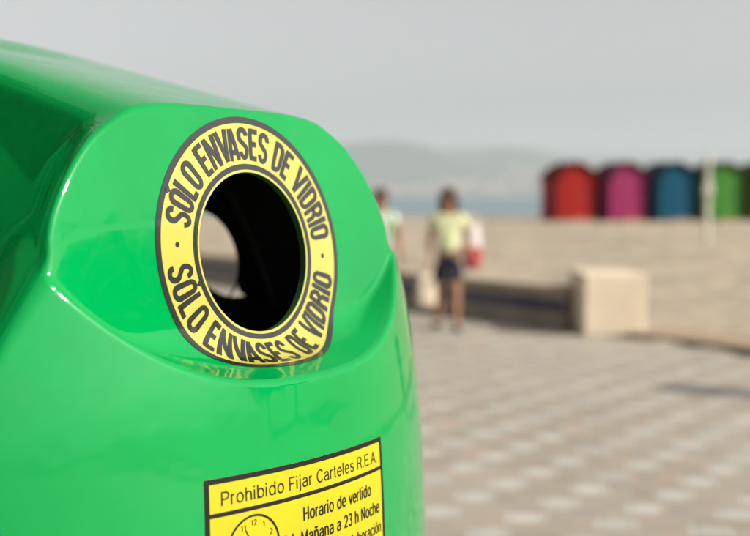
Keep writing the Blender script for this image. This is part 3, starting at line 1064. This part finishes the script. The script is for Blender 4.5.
    for k in 'RL':
        f = J['an' + k]; fd = J.get('foot' + k, (0, -0.14))
        sp, se = [], []
        a = sadd((f[0] - fd[0] * 0.25, f[1] - fd[1] * 0.25, 0.045), 0.042, None, 0.045)
        b_ = sadd((f[0] + fd[0] * 0.6, f[1] + fd[1] * 0.6, 0.042), 0.046, a, 0.040)
        sadd((f[0] + fd[0] * 1.25, f[1] + fd[1] * 1.25, 0.035), 0.036, b_, 0.030)
        sadd((f[0], f[1], 0.105), 0.047, a)
        skin_obj('shoe', sp, se, shoes, p, 0, 2)
    if strap:
        cx_, cy_, cz_ = J['chest']
        for s_ in (-1, 1):
            bm = bmesh.new()
            last = None
            for q in np.linspace(0, 1, 9):
                yy = cy_ - 0.06 - 0.075 * math.sin(math.pi * min(1, q * 1.2) * 0.5)
                zz = cz_ + 0.14 - 0.36 * q
                v0 = bm.verts.new((cx_ + s_ * (0.10 + 0.02 * q), yy - 0.012, zz)); v1 = bm.verts.new((cx_ + s_ * (0.145 + 0.02 * q), yy - 0.004, zz))
                if last: bm.faces.new((last[0], last[1], v1, v0))
                last = (v0, v1)
            link_bm('strap', bm, strap, p)
    return p


LIME = varied('pale_lime_cotton', (0.60, 0.64, 0.38), 0.9, 5, 0.12, 0.4, 14)
NAVY = varied('navy_cotton', (0.012, 0.018, 0.04), 0.9, 6, 0.15)
WHITEC = varied('white_cotton', (0.72, 0.70, 0.66), 0.9, 6, 0.06, 0.4, 14)
BEIGEC = varied('beige_cotton', (0.42, 0.36, 0.28), 0.9, 6, 0.1)
BROWNH = varied('dark_brown_hair', (0.045, 0.022, 0.012), 0.55, 30, 0.3)
BLACKS = varied('dark_trainers', (0.02, 0.025, 0.03), 0.6, 10, 0.2)
GREENS = varied('green_straps', (0.05, 0.45, 0.12), 0.7)

JW = dict(pelvis=(0, 0, 0.90), waist=(0.0, 0.0, 1.06), chest=(0.0, 0.0, 1.24), neck=(0, 0.0, 1.40), head=(0.0, -0.025, 1.545),
          shR=(-0.165, 0.0, 1.335), elR=(-0.215, 0.03, 1.07), wrR=(-0.225, -0.04, 0.845),
          shL=(0.165, 0.0, 1.335), elL=(0.225, 0.04, 1.08), wrL=(0.215, -0.13, 0.94),
          hipR=(-0.085, 0.0, 0.84), knR=(-0.10, 0.03, 0.475), anR=(-0.125, 0.17, 0.10), footR=(-0.04, -0.13),
          hipL=(0.085, 0.0, 0.84), knL=(0.095, -0.075, 0.475), anL=(0.10, -0.10, 0.095), footL=(0.03, -0.14))
WX, WY = 0.865, 12.25
person((WX, WY, 0), R(-6), 'person in lime T-shirt and navy shorts walking with a pale bag in hand', JW, LIME, NAVY, BROWNH, BLACKS, True)
JM = dict(JW)
JM.update(anR=(-0.11, -0.06, 0.095), anL=(0.11, 0.14, 0.10), knR=(-0.10, -0.05, 0.475), knL=(0.10, 0.03, 0.475),
          wrL=(0.235, -0.06, 0.85), elL=(0.225, 0.03, 1.08))
person((0.07, 12.75, 0), R(4), 'person in a white top with green straps half hidden behind the bottle bank', JM, WHITEC, BEIGEC, BROWNH, BLACKS, False, False, 0.5, GREENS)

# bag in her hand and the bag over her shoulder
BAGM = varied('cream_canvas', (0.62, 0.54, 0.42), 0.9, 5, 0.1, 0.5, 12)


def bag(name, loc, size, mats, label, cat, strap_top, hgt):
    b_ = tag(empty(name, loc), label, cat)
    z0 = 0.0
    nlev = len(mats)
    for i, m in enumerate(mats):
        bm = bmesh.new()
        za, zb = size[2] * i / nlev, size[2] * (i + 1) / nlev
        n = 20; lv = 6
        rings = []
        for q in range(lv + 1):
            z = za + (zb - za) * q / lv
            f = z / size[2]
            bul = 0.82 + 0.30 * math.sin(math.pi * min(1, 0.12 + f * 0.88)) - 0.10 * f
            rg = []
            for k in range(n):
                a = 2 * math.pi * k / n
                ca, sa = math.cos(a), math.sin(a)
                rg.append(bm.verts.new((size[0] / 2 * bul * math.copysign(abs(ca) ** 0.7, ca) + 0.006 * math.sin(5 * a + 9 * f),
                                        size[1] / 2 * bul * math.copysign(abs(sa) ** 0.7, sa) * (1.1 - 0.5 * f), z)))
            rings.append(rg)
        for q in range(lv):
            for k in range(n):
                j = (k + 1) % n
                bm.faces.new((rings[q][k], rings[q][j], rings[q + 1][j], rings[q + 1][k]))
        if i == 0: bm.faces.new(rings[0][::-1])
        if i == nlev - 1: bm.faces.new(rings[-1])
        link_bm('pouch' if i == 0 else 'upper_panel', bm, m, b_, True)
    bm = bmesh.new()
    n, prev, first_ = 14, None, None
    for k in range(n + 1):
        a = math.pi * k / n
        c_ = Vector((strap_top * math.cos(a), 0, size[2] - 0.02 + hgt * math.sin(a)))
        o_ = Vector((math.cos(a), 0, math.sin(a)))
        rg = [bm.verts.new(c_ + (o_ * math.cos(q) + Vector((0, 1, 0)) * math.sin(q)) * 0.010) for q in np.linspace(0, 2 * np.pi, 8, endpoint=False)]
        if prev:
            for q in range(8): bm.faces.new((prev[q], prev[(q + 1) % 8], rg[(q + 1) % 8], rg[q]))
        prev = rg
    link_bm('strap', bm, mats[-1], b_, True)
    return b_


bag('carrier_bag', (WX - 0.262, WY - 0.03, 0.27), (0.22, 0.12, 0.40), [BAGM], 'pale cloth carrier bag hanging from the hand of the person in lime', 'bag', 0.05, 0.10)
REDC = varied('red_canvas', (0.36, 0.055, 0.065), 0.9, 5, 0.15)
bag('beach_bag', (WX + 0.285, WY + 0.05, 0.72), (0.20, 0.30, 0.52), [REDC, varied('off_white_canvas', (0.56, 0.52, 0.50), 0.9, 6, 0.08)], 'red and white beach bag slung at the side of the person in lime', 'bag', 0.08, 0.14)

# ------------------------------------------------------------------ unseen things added for the plastic to mirror, to block sky, or to throw a shadow in
WOODM = varied('bark', (0.10, 0.07, 0.05), 0.9, 10, 0.3)


def tree(loc, H, RAD, seed, label):
    r_ = random.Random(seed)
    tr = tag(empty('tree', loc), label, 'tree', 'unseen trees added for reflections and shade')
    bm = bmesh.new()
    bm_tube(bm, (0, 0, -0.2), (0.1, 0.05, H * 0.5), 0.22, 0.12, 10)
    for k in range(6):
        a = k * 1.05 + r_.random()
        bm_tube(bm, (0.08, 0.04, H * 0.4), (RAD * 0.6 * math.cos(a), RAD * 0.6 * math.sin(a), H * (0.6 + 0.25 * r_.random())), 0.08, 0.03, 7)
    link_bm('trunk', bm, WOODM, tr)
    bm = bmesh.new()
    clumps = [(r_.gauss(0, RAD * 0.45), r_.gauss(0, RAD * 0.45), H * 0.68 + r_.gauss(0, H * 0.13), r_.uniform(0.3, 0.55) * RAD) for _ in range(16)]
    for (cx_, cy_, cz_, cr) in clumps:
        for _ in range(170):
            d = Vector((r_.gauss(0, 1), r_.gauss(0, 1), r_.gauss(0, 1))).normalized() * cr * r_.uniform(0.6, 1.0)
            c_ = Vector((cx_, cy_, cz_)) + d
            u_ = Vector((r_.gauss(0, 1), r_.gauss(0, 1), r_.gauss(0, 1))).normalized() * 0.34
            v_ = u_.orthogonal().normalized() * 0.22
            bm.faces.new([bm.verts.new(c_ + q) for q in (-u_, -v_, u_, v_)])
    link_bm('crown', bm, LEAF, tr)
    return tr


LEAF = varied('dark_green_leaves', (0.045, 0.075, 0.025), 0.6, 2, 0.35)
tree((26.5, 5.2, 0), 6.6, 2.2, 4, 'tall broad tree added out of frame on the right for its reflection')  # unseen trees added to give the panel its dark reflected patch
tree((28.5, 1.0, 0), 4.6, 2.2, 5, 'lower rounded tree added unseen beside the tall tree on the right')

for i, (tx, ty, th, tr_) in enumerate(((-7.2, 6.9, 8.0, 2.8), (-7.4, 2.6, 8.5, 3.0), (-9.5, 10.5, 8.5, 3.0), (-10.2, 7.6, 9.0, 3.0), (-10.5, 4.4, 9.5, 3.3), (-10.0, -0.5, 9.0, 3.2), (-9.0, -6.0, 9.5, 3.3), (-5.0, -11.0, 9.0, 3.2))):  # unseen row added to block the left sky and darken the bin's flank
    tree((tx, ty, 0), th, tr_, 20 + i, ('nearest dark tree added out of frame on the land side', 'second nearest added dark tree, unseen, closer to the camera', 'dark leafy tree added out of frame, farthest along the promenade', 'added dark tree out of frame between the farthest and the tallest one', 'tallest added dark tree, out of frame beside the bottle bank', 'added dark tree out of frame level with the camera',
         'added dark tree out of frame behind the left shoulder of the camera', 'added dark tree out of frame straight behind the camera')[i])

# unseen litter bin added outside the right edge so that its shadow reaches into the frame
LB = varied('grey_litter_bin_paint', (0.10, 0.12, 0.11), 0.5, 8, 0.1)
lb = tag(empty('added_litter_bin', (3.85, 7.90, 0)), 'grey litter bin on a post, added beyond the right edge for its shadow', 'litter bin')
bm = bmesh.new(); bm_tube(bm, (0, 0, 0), (0, 0, 0.95), 0.035, 0.035, 12); link_bm('pole', bm, LB, lb)
bm = bmesh.new(); bm_tube(bm, (0, 0, 0.32), (0, 0, 0.90), 0.17, 0.21, 24); link_bm('bucket', bm, LB, lb, False)
bm = bmesh.new(); bm_tube(bm, (0, 0, 0.90), (0, 0, 0.96), 0.225, 0.225, 24); link_bm('rim', bm, LB, lb, False)
